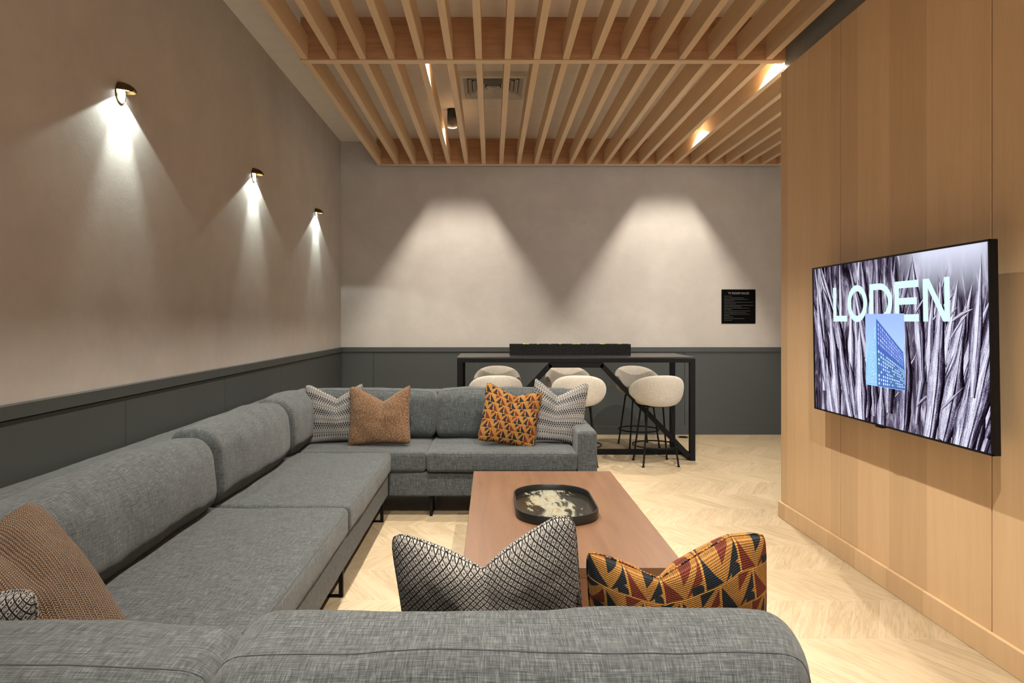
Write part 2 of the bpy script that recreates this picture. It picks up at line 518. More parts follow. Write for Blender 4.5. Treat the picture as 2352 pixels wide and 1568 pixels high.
M['brass'] = plain('aged_brass', (.13, .088, .036), .30, 1.0, .15, 40, .03)
M['white_metal'] = plain('white_grille_paint', (.66, .64, .60), .5, 0, .03, 20, .0)
M['dark_duct'] = plain('dark_duct', (.01, .01, .01), .9)
M['stone'] = (lambda g: g.fin(g.ramp(g.noise(g.pos(), 38, 5, .7), [(.38, (.002, .002, .002)), (.55, (.006, .006, .0055)), (.75, (.024, .023, .021))]), .6, spec=.2))(G('charcoal_slate'))
M['moss'] = plain('bright_green_moss', (.28, .42, .03), .9, 0, .35, 220, .4)
M['soil'] = plain('dark_soil', (.03, .024, .018), .95, 0, .4, 160, .4)

# ================================================================== the setting
def struct(name, bm, mat, **k):
    o = obj(name, bm, mat, None, **k); o['kind'] = 'structure'; return o

struct('floor', newbox(XL - .12, XE, Y0, YB + .12, -.1, 0), M['floor'], smooth=False)
struct('ceiling', newbox(XL - .12, XE, Y0, YB + .12, ZC, ZC + .12), M['ceiling'], smooth=False)
struct('wall_left', newbox(XL - .12, XL, Y0, YB + .12, 0, ZC), M['plaster'], smooth=False)
struct('wall_back', newbox(XL, XE, YB, YB + .12, 0, ZC), M['plaster'], smooth=False)
struct('wall_alcove', newbox(XE - .02, XE + .1, 5.2, YB, 0, ZC), M['plaster'], smooth=False)
# right wall: grey core, faced with oak panels up to 3.32 m with thin open seams
core = newbox(2.26, 2.60, Y0, 5.26, 0, ZC)
struct('wall_right', core, M['greypaint'], smooth=False)
seams = [YR, 4.24, 2.96, 1.68, .40, -.88, -2.16, -3.44, Y0]
for a, b in zip(seams[1:], seams[:-1]):
    lo = a + (.004 if a != Y0 else 0); hi = b - (.004 if b != YR else 0)
    o = struct('wall_panel', newbox(XR, 2.258, lo, hi, .0, 3.32, bev=.0015, seg=1), M['oak'], smooth=False)
struct('baseboard_right', newbox(XR - .02, XR, Y0, YR + .006, 0, .117, bev=.002, seg=1), M['oak'], smooth=False)
# wainscot: panels, cap rail, baseboard
def wains(axis, at, breaks, name):
    for a, b in zip(breaks[:-1], breaks[1:]):
        g = .002
        if axis == 'y': bm = newbox(at, at + .018, a + g, b - g, .0, 1.062, bev=.001, seg=1)
        else: bm = newbox(a + g, b - g, at - .018, at, .0, 1.062, bev=.001, seg=1)
        struct(name, bm, M['wainscot'], smooth=False)
wains('y', XL, [Y0, -3.05, -1.72, -.39, .94, 2.27, 3.60, 4.94, 6.26, 7.60, YB - .02], 'trim_left')
wains('x', YB, [XL + .02, -1.52, -.18, 1.16, 2.50, 3.84, XE - .02], 'trim_back')
struct('trim_1', newbox(XL, XL + .034, Y0, YB - .036, 1.068, 1.127, bev=.002, seg=1), M['wainscot'], smooth=False)
struct('trim_2', newbox(XL, XE - .02, YB - .036, YB, 1.068, 1.127, bev=.002, seg=1), M['wainscot'], smooth=False)
struct('baseboard_left', newbox(XL + .018, XL + .028, Y0, YB - .03, 0, .11, bev=.002, seg=1), M['wainscot'], smooth=False)
struct('baseboard_back', newbox(XL + .02, XE - .02, YB - .028, YB - .018, 0, .11, bev=.002, seg=1), M['wainscot'], smooth=False)

# ================================================================== slatted ceiling canopy
SLZ0, SLZ1 = 3.465, 3.645
canopy = thing('slatted_ceiling_canopy', 'maple slat canopy with cherry crossbeams hanging under the ceiling', 'ceiling canopy', (.4, 6.9, 3.46))
def crossbeam(x0, x1, y0, y1):
    o = obj('crossbeam', newbox(x0, x1, y0, y1, 3.462, ZC - .001, bev=.001, seg=1), M['cherry'], canopy, smooth=False)
    tag(o, 'cherry toned crossbeam')
    bm = newbox(x0, x1, y0 - .001, y1 + .001, 3.4555, 3.4618)
    e = obj('edge_band', bm, M['edge'], o, smooth=False)
    return o
crossbeam(-1.46, 2.258, 5.227, 5.290)
crossbeam(-1.46, 3.72, 8.70, 8.76)
crossbeam(-1.46, 2.258, 1.75, 1.813)
for i in range(24):
    cx = -1.426 + .222 * i
    if cx < 2.2: y0s = [(-1.2, 1.749), (1.814, 5.226), (5.291, 8.699)]
    else: y0s = [(5.34, 8.699)]
    bm = bmesh.new()
    for a, b in y0s:
        box(bm, cx - .0255, cx + .0255, a, b, SLZ0, SLZ1, bev=.0015, seg=1)
    o = obj('slat', bm, M['maple'], canopy, smooth=False); rebase(o)

# ---- ceiling downlights ----
def glow(name, col, s):
    g = G(name); return g.emit((*col, 1), s)
M['lampwarm'] = glow('lamp_warm_glow', (1.0, .86, .66), 12.0)
M['lampcool'] = glow('lamp_neutral_glow', (.93, 1.0, .97), 55.0)
def spot(name, loc, power, size, blend, rad, col, parent, rot=(0, 0, 0)):
    d = bpy.data.lights.new(name, 'SPOT'); d.energy = power; d.spot_size = R(size); d.spot_blend = blend
    d.shadow_soft_size = rad; d.color = col
    o = bpy.data.objects.new(name, d); COL.objects.link(o); o.parent = parent
    o.location = loc; o.rotation_euler = rot
    return o
WARM = (1.0, .91, .79)
def downlight(x, y, label, power):
    t = thing('ceiling_downlight', label, 'ceiling light', (x, y, 3.59), 0, 'black cylinder downlights between the ceiling slats')
    bm = bmesh.new()
    lathe(bm, [(.0, .199), (.055, .199), (.055, .003), (.053, .0), (.050, .0), (.048, .004), (.046, .037), (.0, .037)], 40)
    obj('housing', bm, M['black'], t, world=False)
    bm = bmesh.new()
    lathe(bm, [(.0, .0345), (.040, .0345), (.040, .0360), (.0, .0360)], 32)
    obj('lamp_disc', bm, M['lampwarm'], t, world=False)
    spot('downlight_beam', (0, 0, .026), power, 142, .40, .020, WARM, t)
    return t
P = 262
downlight(-.427, 7.50, 'black cylinder downlight in plain view behind the crossbeam, beside the air grille', P * .72)
downlight(2.237, 7.60, 'black cylinder downlight mostly hidden by slats near the back wall, right side', P * .72)
downlight(-.427, 5.55, 'black cylinder downlight hidden just behind the middle crossbeam, left of the air grille', P)
downlight(2.237, 5.62, 'black cylinder downlight behind the middle crossbeam at the far corner of the oak wall', P)
downlight(-.427, 3.55, 'black cylinder downlight above the left side of the coffee table', P)
downlight(.905, 3.50, 'black cylinder downlight above the right side of the coffee table', P)
downlight(-.427, 1.30, 'black cylinder downlight above the near sofa back, left', P)
downlight(.905, 1.20, 'black cylinder downlight above the near sofa back, right', P)

# ---- air diffuser ----
vt = thing('air_diffuser', 'square ceiling air diffuser with nested louvres seen above the slats', 'air vent', (.02, 6.70, ZC))
obj('duct', newbox(-.27, .31, 6.41, 6.99, ZC - .004, ZC - .001), M['dark_duct'], vt, smooth=False)
bm = bmesh.new()
def ring_sq(bm, c, r0, z0, r1, z1, th=.003):
    # square frustum strip, thin
    a = [bm.verts.new((c[0] + sx * r0, c[1] + sy * r0, z0)) for sx, sy in ((-1, -1), (1, -1), (1, 1), (-1, 1))]
    b = [bm.verts.new((c[0] + sx * r1, c[1] + sy * r1, z1)) for sx, sy in ((-1, -1), (1, -1), (1, 1), (-1, 1))]
    a2 = [bm.verts.new(v.co + Vector((0, 0, th))) for v in a]; b2 = [bm.verts.new(v.co + Vector((0, 0, th))) for v in b]
    for k in range(4):
        j = (k + 1) % 4
        bm.faces.new((a[k], a[j], b[j], b[k])); bm.faces.new((a2[k], b2[k], b2[j], a2[j]))
        bm.faces.new((a[k], a2[k], a2[j], a[j])); bm.faces.new((b[k], b[j], b2[j], b2[k]))
ring_sq(bm, (.02, 6.70), .335, ZC - .046, .285, ZC - .048, .045)
obj('frame', bm, M['white_metal'], vt, smooth=False)
for k in range(6):
    bm = bmesh.new(); ro = .283 - k * .043
    ring_sq(bm, (.02, 6.70), ro, ZC - .046, ro - .034, ZC - .012, .0025)
    obj('louvre', bm, M['white_metal'], vt, smooth=False)
bm = bmesh.new(); box(bm, -.005, .045, 6.675, 6.725, ZC - .046, ZC - .040)
obj('centre_plate', bm, M['white_metal'], vt, smooth=False)

# ================================================================== wall sconces
M['reflector'] = plain('white_enamel', (.85, .85, .83), .4, 0, .02, 20, 0)
def sconce(y, label):
    t = thing('wall_sconce', label, 'wall light', (XL, y, 2.665), 0, 'brass shell sconces on the left wall')
    bm = bmesh.new()   # oval back plate
    n = 40
    for (xa, s) in ((.000, 1.0),):
        A = [bm.verts.new((.0005, .047 * math.cos(2 * PI * k / n), -.008 + .058 * math.sin(2 * PI * k / n))) for k in range(n)]
        B = [bm.verts.new((.006, .047 * math.cos(2 * PI * k / n), -.008 + .058 * math.sin(2 * PI * k / n))) for k in range(n)]
        for k in range(n): bm.faces.new((A[k], A[(k + 1) % n], B[(k + 1) % n], B[k]))
        bm.faces.new(A); bm.faces.new(B)
    obj('back_plate', bm, M['brass'], t, world=False)
    bm = bmesh.new()
    A = [bm.verts.new((.0064, .041 * math.cos(2 * PI * k / n), -.008 + .052 * math.sin(2 * PI * k / n))) for k in range(n)]
    B = [bm.verts.new((.0076, .039 * math.cos(2 * PI * k / n), -.008 + .050 * math.sin(2 * PI * k / n))) for k in range(n)]
    for k in range(n): bm.faces.new((A[k], A[(k + 1) % n], B[(k + 1) % n], B[k]))
    bm.faces.new(B)
    tag(obj('reflector', bm, M['reflector'], t, world=False), 'white lit reflector disc')
    bm = bmesh.new()   # quarter-shell hood
    U, V = 20, 28
    def shell(k):
        rows = []
        for i in range(U + 1):
            a = (PI / 2) * i / U            # 0 = open rim, pi/2 = against the wall top
            row = []
            for j in range(V + 1):
                b = PI * j / V
                ex, ey, ez = .082 * k, .047 * k, .050 * k
                x = ex * math.sin(b) * math.cos(a); yy = ey * math.cos(b); z = ez * math.sin(b) * math.sin(a)
                row.append(bm.verts.new((x + .004, yy, z - x * .12)))
            rows.append(row)
        return rows
    o1, o2 = shell(1.0), shell(.95)
    for rows in (o1, o2):
        for i in range(U):
            for j in range(V): bm.faces.new((rows[i][j], rows[i + 1][j], rows[i + 1][j + 1], rows[i][j + 1]))
    for j in range(V):
        bm.faces.new((o1[0][j], o1[0][j + 1], o2[0][j + 1], o2[0][j]))
    bmesh.ops.remove_doubles(bm, verts=bm.verts, dist=1e-5)
    obj('hood', bm, M['brass'], t, world=False)
    bm = bmesh.new()
    lathe(bm, [(.0, .010), (.022, .010), (.022, .014), (.0, .014)], 24, (.036, 0, 0))
    obj('lamp_disc', bm, M['lampcool'], t, world=False)
    C1 = (.90, 1.0, .93)
    spot('sconce_wide_beam', (.050, 0, .0), 17.0, 122, .12, .006, C1, t, (0, R(-4), 0))
    spot('sconce_core_beam', (.066, 0, .0), 26.0, 60, .8, .010, C1, t, (0, R(9), 0))
    return t
sconce(3.58, 'brass shell sconce nearest the camera, throwing the largest white light cone on the plaster')
sconce(5.585, 'brass shell sconce in the middle of the three on the left wall')
sconce(7.57, 'smallest looking brass shell sconce, next to the back corner')

# ================================================================== sign
sg = thing('rules_sign', 'black square sign headed TV ROOM RULES on the back wall', 'sign', ((1696 - 1128) / 1568 * YB, YB, 1.43))
sx0, sx1 = (1657 - 1128) / 1568 * YB, (1735 - 1128) / 1568 * YB
sz0, sz1 = CAM_H + (738 - 743) / 1568 * YB, CAM_H + (738 - 664.5) / 1568 * YB
obj('panel', newbox(sx0, sx1, YB - .006, YB, sz0, sz1, bev=.001, seg=1), plain('sign_black', (.002, .002, .002), .85, 0, .05, 10, 0, spec=.05), sg, smooth=False)
M['signtext'] = plain('sign_lettering', (.30, .30, .29), .6, 0, .02, 10, 0)
M['signfine'] = plain('sign_small_lettering', (.13, .13, .125), .6, 0, .02, 10, 0)
def text_mesh(name, s, size, mat, parent, width=None):
    cu = bpy.data.curves.new(name, 'FONT'); cu.body = s; cu.size = size; cu.align_x = 'CENTER'
    tmp = bpy.data.objects.new(name, cu); COL.objects.link(tmp)
    dg = bpy.context.evaluated_depsgraph_get()
    me = bpy.data.meshes.new_from_object(tmp.evaluated_get(dg))
    bpy.data.objects.remove(tmp)
    xs = [v.co.x for v in me.vertices]; w = max(xs) - min(xs)
    if width: 
        k = width / w
        me.transform(Matrix.Diagonal((k, k, 1, 1)))
    me.name = name; me.materials.append(mat)
    o = bpy.data.objects.new(name, me); link(o, parent); return o
tt = text_mesh('heading', 'TV ROOM RULES', .04, M['signtext'], sg, width=.272)
tt.rotation_euler = (PI / 2, 0, 0); tt.location = ((sx0 + sx1) / 2 - sg.location.x + .0, -.0068, sz1 - .062 - sg.location.z)
bm = bmesh.new()
rows = [(432, 240), (487, 640), (535, 780), (577, 330), (630, 935), (680, 390), (730, 940), (772, 560), (820, 810), (862, 240), (912, 850), (963, 715), (1017, 820), (1056, 165), (1106, 300), (1160, 660), (1212, 255)]
rr = random.Random(3)
for yy, ww in rows:
    z = sz1 - (yy - 212) / 1110 * (sz1 - sz0); x = sx0 + 85 / 1105 * (sx1 - sx0); xe = x + ww / 1105 * (sx1 - sx0)
    while x < xe:
        w = rr.uniform(.006, .022)
        x1 = min(x + w, xe)
        q = x
        while q < x1:                      # letters too small to read, as in the photograph
            lw = rr.uniform(.0012, .0026)
            box(bm, q, min(q + lw, x1), YB - .0068, YB - .0060, z - .0022, z + rr.choice((.0022, .0022, .0034)))
            q += lw + .0011
        x = x1 + .0042
obj('small_print', bm, M['signfine'], sg, smooth=False)

# ================================================================== television
TVX = 2.06
ZA, ZB = 4.35, 2.803            # far and near ends
HT, HB = 1.799, .906
tv = thing('television', 'large flat wall television showing a leafy picture with LODEN lettering', 'television', (TVX, (ZA + ZB) / 2, HB))
tv.rotation_euler = (0, R(-.9), 0)
def tvl(bm):   # build in world then shift
    bmesh.ops.translate(bm, verts=bm.verts, vec=-Vector(tv.location)); return bm
M['tvblack'] = plain('television_casing', (.004, .004, .005), .4, 0, .05, 50, 0, spec=.2)
bm = newbox(TVX + .004, TVX + .036, ZB, ZA, HB, HT, bev=.002, seg=1)
obj('casing', tvl(bm), M['tvblack'], tv, smooth=False, world=False)
bm = bmesh.new()
bw = .009
box(bm, TVX - .001, TVX + .004, ZB, ZA, HT - bw, HT); box(bm, TVX - .001, TVX + .004, ZB, ZA, HB, HB + bw)
box(bm, TVX - .001, TVX + .004, ZA - bw, ZA, HB, HT); box(bm, TVX - .001, TVX + .004, ZB, ZB + bw, HB, HT)
obj('bezel', tvl(bm), M['tvblack'], tv, smooth=False, world=False)
bm = newbox(TVX + .0362, XR - .001 - .012, 3.25, 3.90, 1.10, 1.60, bev=.004)
obj('wall_mount', tvl(bm), M['tvblack'], tv, world=False)
bm = newbox(TVX - .001, TVX + .03, 3.60, 3.66, HB - .010, HB - .0003, bev=.003)
obj('sensor_bar', tvl(bm), M['tvblack'], tv, world=False)
# the picture: leaves drawn flat on the screen, all behind the same glass plane
TVE = .80
def SP(s, t, d):   # screen coords -> world; s from the far (left) end, t up, d = tiny layer offset towards the room
    return Vector((TVX + .0035 - d, ZA - bw - s * (ZA - ZB - 2 * bw), HB + bw + t * (HT - HB - 2 * bw)))
SW, SH = ZA - ZB - 2 * bw, HT - HB - 2 * bw
g = G('screen_backdrop'); u, v, _ = g.sep(g.coord('UV'))
n = g.noise(g.comb(g.mul(u, 26), g.mul(v, 3.5), 0.0), 1.0, 5, .65, .8)
base = g.ramp(n, [(.38, (.008, .004, .008)), (.52, (.10, .08, .13)), (.62, (.42, .38, .50)), (.75, (.75, .72, .85))])
skym = g.math('MULTIPLY', g.rng(v, .74, .98, 0, 1), g.rng(g.ab(g.sub(u, .84)), .12, .26, 1, 0), clamp=True)
base = g.mix(skym, base, (.72, .74, .90))
M['scr'] = g.emit(base, TVE)
bm = bmesh.new(); uvl = bm.loops.layers.uv.new('UVMap')
vs = [bm.verts.new(SP(s, t, 0)) for s, t in ((0, 0), (1, 0), (1, 1), (0, 1))]
f = bm.faces.new(vs)
for l, c in zip(f.loops, ((0, 0), (1, 0), (1, 1), (0, 1))): l[uvl].uv = c
screen = obj('screen', tvl(bm), M['scr'], tv, smooth=False, world=False)
g = G('screen_leaf_picture'); u, v, _ = g.sep(g.coord('UV'))
sid = g.fl(g.div(g.add(u, 2.0), 4.0))
uu = g.sub(g.sub(u, g.mul(sid, 4.0)), 0.0)
h = g.white(g.comb(sid, 1.0, 2.0))
st = g.noise(g.comb(g.add(g.mul(uu, 5.5), g.mul(sid, 13.0)), g.mul(v, 7.0), g.mul(sid, 3.1)), 1.0, 5, .72, .5)
fi = g.noise(g.comb(g.add(g.mul(uu, 16), g.mul(sid, 5.0)), g.mul(v, 150.0), 0.0), 1.0, 3, .7)
prof = g.sub(1.0, g.math('POWER', g.ab(g.add(uu, .22)), 1.8))
mid = g.rng(g.ab(g.sub(uu, .12)), .0, .12, .30, 0)
t = g.add(g.add(g.mul(st, 1.05), g.mul(fi, .5)), g.add(g.mul(prof, .42), -.52))
t = g.sub(t, mid)
t = g.add(t, g.mul(g.sub(h, .5), .14))
c = g.ramp(t, [(.24, (.004, .002, .005)), (.40, (.035, .024, .045)), (.50, (.17, .145, .24)), (.60, (.48, .45, .62)), (.74, (.88, .88, 1.0))])
M['leaf'] = g.emit(c, TVE)
bm = bmesh.new(); uvl = bm.loops.layers.uv.new('UVMap')
rr = random.Random(21)
leaves = []
def leaf(s0, t0, ang, L, W, bend, k):
    n = 16; rows = []
    p = Vector((s0 * SW, t0 * SH)); a = ang
    for i in range(n + 1):
        q = i / n
        wd = W * (min(1, .55 + q * 1.3) if q < .35 else 1) * (1 - max(0, (q - .30) / .70) ** 1.7) * (1 + .10 * math.sin(q * 17 + k))
        nx = Vector((math.cos(a), -math.sin(a)))   # sideways
        dr = Vector((math.sin(a), math.cos(a)))
        c = []
        for m in range(5):
            e = -1 + m * .5
            pt = p + nx * (e * wd / 2)
            c.append((bm.verts.new(SP(pt.x / SW, pt.y / SH, .0002 + k * .000012)), (e * .97 + 4 * k, q * L + k * .7)))
        rows.append(c)
        p = p + dr * (L / n); a += bend / n
    for i in range(n):
        for m in range(4):
            quad = (rows[i][m], rows[i][m + 1], rows[i + 1][m + 1], rows[i + 1][m])
            f = bm.faces.new([x[0] for x in quad])
            for l, x in zip(f.loops, quad): l[uvl].uv = x[1]
k = 0
for layer in range(5):
    cnt = [22, 18, 14, 10, 7][layer]
    for j in range(cnt):
        s = (j + rr.uniform(-.4, 1.4)) / cnt
        top = [.95, .9, .72, .55, .32][layer]
        fan = R(-9) + R(36) * max(0, s - .25) + R(rr.uniform(-11, 11))
        L = rr.uniform(.42, .72) * [1.15, 1.0, .95, .85, .7][layer]
        t0 = top - L / SH * rr.uniform(.75, 1.0)
        if s > .72 and layer < 2: t0 -= .18
        leaf(s, t0, fan, L, rr.uniform(.055, .105) * [.8, 1.0, 1.2, 1.4, 1.5][layer], R(rr.uniform(-22, 18)), k); k += 1
for j in range(16):   # thin twigs across
    leaf(rr.uniform(.5, .95), rr.uniform(.15, .75), R(rr.uniform(20, 65)), rr.uniform(.12, .24), rr.uniform(.012, .022), R(rr.uniform(-20, 20)), k); k += 1
for j, (s0, t0, an, L, W, be) in enumerate([(.60, -.05, 9, .62, .12, -12), (.72, -.1, 16, .85, .12, -16), (.88, -.1, 22, .9, .13, -10), (.36, -.1, -4, .62, .12, 6), (.19, -.1, -5, .75, .11, -4), (.48, -.2, -2, .42, .10, 8), (.93, .25, 8, .62, .06, -4)]):
    leaf(s0, t0, R(an), L, W, R(be), k); k += 1
for (co, no) in ((SP(0, 0, 0), (0, 1, 0)), (SP(1, 0, 0), (0, -1, 0)), (SP(0, 0, 0), (0, 0, -1)), (SP(0, 1, 0), (0, 0, 1))):
    bmesh.ops.bisect_plane(bm, geom=bm.verts[:] + bm.edges[:] + bm.faces[:], plane_co=co, plane_no=no, clear_outer=True)
tag(obj('leaf_picture', tvl(bm), M['leaf'], screen, smooth=False, world=False), 'grey lilac dried leaves picture')
# px (photograph frame) -> point on the screen plane
def TP(px, py, d=.0016):
    X = TVX; Z = 1568 * X / (px - 1128.0); h = CAM_H - (py - 738.0) * Z / 1568
    return Vector((TVX + .0035 - d, Z, h))
def poly(bm, pts):
    return bm.faces.new([bm.verts.new(p) for p in pts])
LZ0, LZ1 = CAM_H, 1.661
def LP(px, h, d=.0017): return Vector((TVX + .0035 - d, 1568 * TVX / (px - 1128.0), h))
bm = bmesh.new()
th = .037
def rect(z0, z1, h0, h1, d=.0017):
    poly(bm, [Vector((TVX + .0035 - d, z0, h0)), Vector((TVX + .0035 - d, z1, h0)), Vector((TVX + .0035 - d, z1, h1)), Vector((TVX + .0035 - d, z0, h1))])
def zz(px): return 1568 * TVX / (px - 1128.0)
a, b = zz(1917), zz(1948.5); rect(a, a - th, LZ0, LZ1); rect(a - th, b, LZ0, LZ0 + th * .9)                       # L
def oring(z0, z1, a0, a1):
    n = 40; cy = (z0 + z1) / 2; ry = abs(z1 - z0) / 2; rz = (LZ1 - LZ0) / 2 + .003; cz = (LZ0 + LZ1) / 2
    prev = None
    for i in range(n + 1):
        t = a0 + (a1 - a0) * i / n
        o_ = (cy - ry * math.cos(t), cz + rz * math.sin(t)); i_ = (cy - (ry - th) * math.cos(t), cz + (rz - th * .95) * math.sin(t))
        if prev: poly(bm, [Vector((TVX + .0018, *prev[0])), Vector((TVX + .0018, *o_)), Vector((TVX + .0018, *i_)), Vector((TVX + .0018, *prev[1]))])
        prev = (o_, i_)
oring(zz(1950), zz(1995), 0, 2 * PI)                                                                             # O
a, b = zz(2001), zz(2053); rect(a, a - th, LZ0, LZ1)
m_ = a - (a - b) * .45
rect(a - th, m_, LZ0, LZ0 + th * .9, .0018); rect(a - th, m_, LZ1 - th * .9, LZ1, .0018)
w_ = m_ - b; cz = (LZ0 + LZ1) / 2; rz = (LZ1 - LZ0) / 2; prev = None
for i in range(25):
    t = -PI / 2 + PI * i / 24
    o_ = (m_ - w_ * math.cos(t), cz + rz * math.sin(t)); i_ = (m_ - (w_ - th) * math.cos(t), cz + (rz - th * .9) * math.sin(t))
    if prev: poly(bm, [Vector((TVX + .0018, *prev[0])), Vector((TVX + .0018, *o_)), Vector((TVX + .0018, *i_)), Vector((TVX + .0018, *prev[1]))])
    prev = (o_, i_)                                                                                              # D
a, b = zz(2059), zz(2114); rect(a, a - th, LZ0, LZ1)
rect(a - th, b, LZ0, LZ0 + th * .95); rect(a - th, b, LZ1 - th * .95, LZ1); rect(a - th, b + .014, (LZ0 + LZ1) / 2 - th * .45, (LZ0 + LZ1) / 2 + th * .45)  # E
a, b = zz(2124), zz(2186); rect(a, a - th, LZ0, LZ1); rect(b + th, b, LZ0, LZ1)
X_ = TVX + .0016
poly(bm, [Vector((X_, a - th * .2, LZ1)), Vector((X_, a - th * 1.25, LZ1)), Vector((X_, b + th * .2, LZ0)), Vector((X_, b + th * 1.25, LZ0))])   # N
M['tvtext'] = glow('screen_lettering', (.68, 1.0, .92), .86)
tag(obj('lettering', tvl(bm), M['tvtext'], screen, smooth=False, world=False), 'pale mint LODEN lettering')
# inset picture of a tower
g = G('screen_inset_sky'); u, v, _ = g.sep(g.coord('UV'))
M['insky'] = g.emit(g.ramp(v, [(0, (.42, .66, .95)), (1, (.30, .42, .92))]), 1.0)
bm = bmesh.new(); uvl = bm.loops.layers.uv.new('UVMap')
f = poly(bm, [Vector((TVX + .0012, z, h)) for z, h in ((3.745, 1.115), (3.392, 1.115), (3.392, 1.50), (3.745, 1.50))])
for l, c in zip(f.loops, ((0, 0), (1, 0), (1, 1), (0, 1))): l[uvl].uv = c
inset = obj('inset_picture', tvl(bm), M['insky'], screen, smooth=False, world=False)
tag(inset, 'inset picture of a glass tower against blue sky')
bm = bmesh.new(); D1, D2 = .0026, .0029
FA = dict(tl=(2015.7, 731), tr=(2077, 808.7), br=(2080, 897), bl=(2016, 886))
for q, mi in (([FA['tl'], (1997, 806), (1991.5, 840), (1991.2, 881.5), FA['bl']], 1), ([FA['tl'], FA['tr'], (2079.5, 848), (2080, 896.5), FA['bl']], 0)):
    f = poly(bm, [TP(*p, D1) for p in q]); f.material_index = mi
def bil(c, u, v):
    x = (c[0][0] * (1 - u) + c[1][0] * u) * (1 - v) + (c[3][0] * (1 - u) + c[2][0] * u) * v
    y = (c[0][1] * (1 - u) + c[1][1] * u) * (1 - v) + (c[3][1] * (1 - u) + c[2][1] * u) * v
    return x, y
rr = random.Random(5)
def winblock(c, nu, nv, mats, gap=.22):
    for i in range(nu):
        for j in range(nv):
            u0, u1 = (i + gap) / nu, (i + 1 - gap) / nu; v0, v1 = (j + gap * .8) / nv, (j + 1 - gap * .8) / nv
            u0, u1 = u0 ** .85, u1 ** .85
            f = poly(bm, [TP(*bil(c, a, b), D2) for a, b in ((u0, v0), (u1, v0), (u1, v1), (u0, v1))]); f.material_index = rr.choice(mats)
winblock([(2017.5, 737), (2076, 812), (2077, 843), (2017.5, 790)], 15, 5, [2, 3, 3])
winblock([(2017.5, 800), (2079, 850), (2079.5, 892), (2017.5, 884)], 15, 9, [2, 4, 4, 5])
winblock([(2014, 742), (1998, 808), (1992.5, 878), (2014, 882)], 6, 14, [2, 4], .28)
mm = [glow('inset_wall', (.06, .13, .42), 1), glow('inset_side_wall', (.25, .50, .85), 1), glow('inset_glass', (.45, .52, .98), 1), glow('inset_glass_pale', (.30, .34, .85), 1), glow('inset_glass_mint', (.50, .72, .72), 1), glow('inset_glass_lit', (.10, .22, .30), 1)]
tower = obj('tower_image', tvl(bm), mm, screen, smooth=False, world=False)

# ================================================================== bar table
BX0, BX1, BY0, BY1, BH = -.356, 2.14, 7.15, 7.985, 1.088
T = .055
bt = thing('bar_table', 'long black bar-height table with angled front brace in front of the back wall', 'table', ((BX0 + BX1) / 2, (BY0 + BY1) / 2, 0))
obj('tabletop', newbox(BX0, BX1, BY0, BY1, BH - .020, BH, bev=.002, seg=1), M['tabletop'], bt, smooth=False)
bm = bmesh.new(); zt = BH - .0205
box(bm, BX0, BX1, BY0, BY0 + T, zt - .038, zt, .001, 1); box(bm, BX0, BX1, BY1 - T, BY1, zt - .038, zt, .001, 1)
box(bm, BX0, BX0 + T, BY0 + T, BY1 - T, zt - .038, zt, .001, 1); box(bm, BX1 - T, BX1, BY0 + T, BY1 - T, zt - .038, zt, .001, 1)
obj('apron', bm, M['black'], bt, smooth=False)
for x in (BX0, BX1 - T):
    for y in (BY0, BY1 - T):
        obj('leg', newbox(x, x + T, y, y + T, .0, zt - .0385, .001, 1), M['black'], bt, smooth=False)
    obj('floor_rail', newbox(x, x + T, BY0 + T + .0005, BY1 - T - .0005, .0, T, .001, 1), M['black'], bt, smooth=False)
obj('stretcher', newbox(BX0 + T + .0005, BX1 - T - .0005, 7.48, 7.535, 0, T, .001, 1), M['black'], bt, smooth=False)
bm = bmesh.new(); yb = BY0 + T / 2
cxm = (BX0 + BX1) / 2
zb = zt - .0385 - .0275
bar(bm, (cxm - .285, yb, zb), (cxm + .285, yb, zb), .05, .052)
bar(bm, (cxm + .265, yb, zb + .005), (BX1 - T * 1.1, yb, .045), .05, .050)
bar(bm, (cxm - .265, yb, zb + .005), (BX0 + T * 1.1, yb, .045), .05, .050)
obj('brace', bm, M['black'], bt, smooth=False)

# ---- planter on the bar table
PX0, PX1, PY0, PY1 = .209, 1.562, 7.63, 7.80
pl = thing('planter_trough', 'long black slate trough planter standing on the bar table', 'planter', ((PX0 + PX1) / 2, (PY0 + PY1) / 2, BH))
bm = bmesh.new(); w = .012; z0 = BH + .0005; z1 = BH + .118
box(bm, PX0, PX1, PY0, PY0 + w, z0, z1, .0015, 1); box(bm, PX0, PX1, PY1 - w, PY1, z0, z1, .0015, 1)
box(bm, PX0, PX0 + w, PY0 + w, PY1 - w, z0, z1, .0015, 1); box(bm, PX1 - w, PX1, PY0 + w, PY1 - w, z0, z1, .0015, 1)
box(bm, PX0 + w, PX1 - w, PY0 + w, PY1 - w, z0, z0 + .01)
obj('trough', bm, M['stone'], pl, smooth=False)
obj('soil', newbox(PX0 + w + .0005, PX1 - w - .0005, PY0 + w + .0005, PY1 - w - .0005, z0 + .0105, z1 - .012), M['soil'], pl, smooth=False)
rr = random.Random(2)
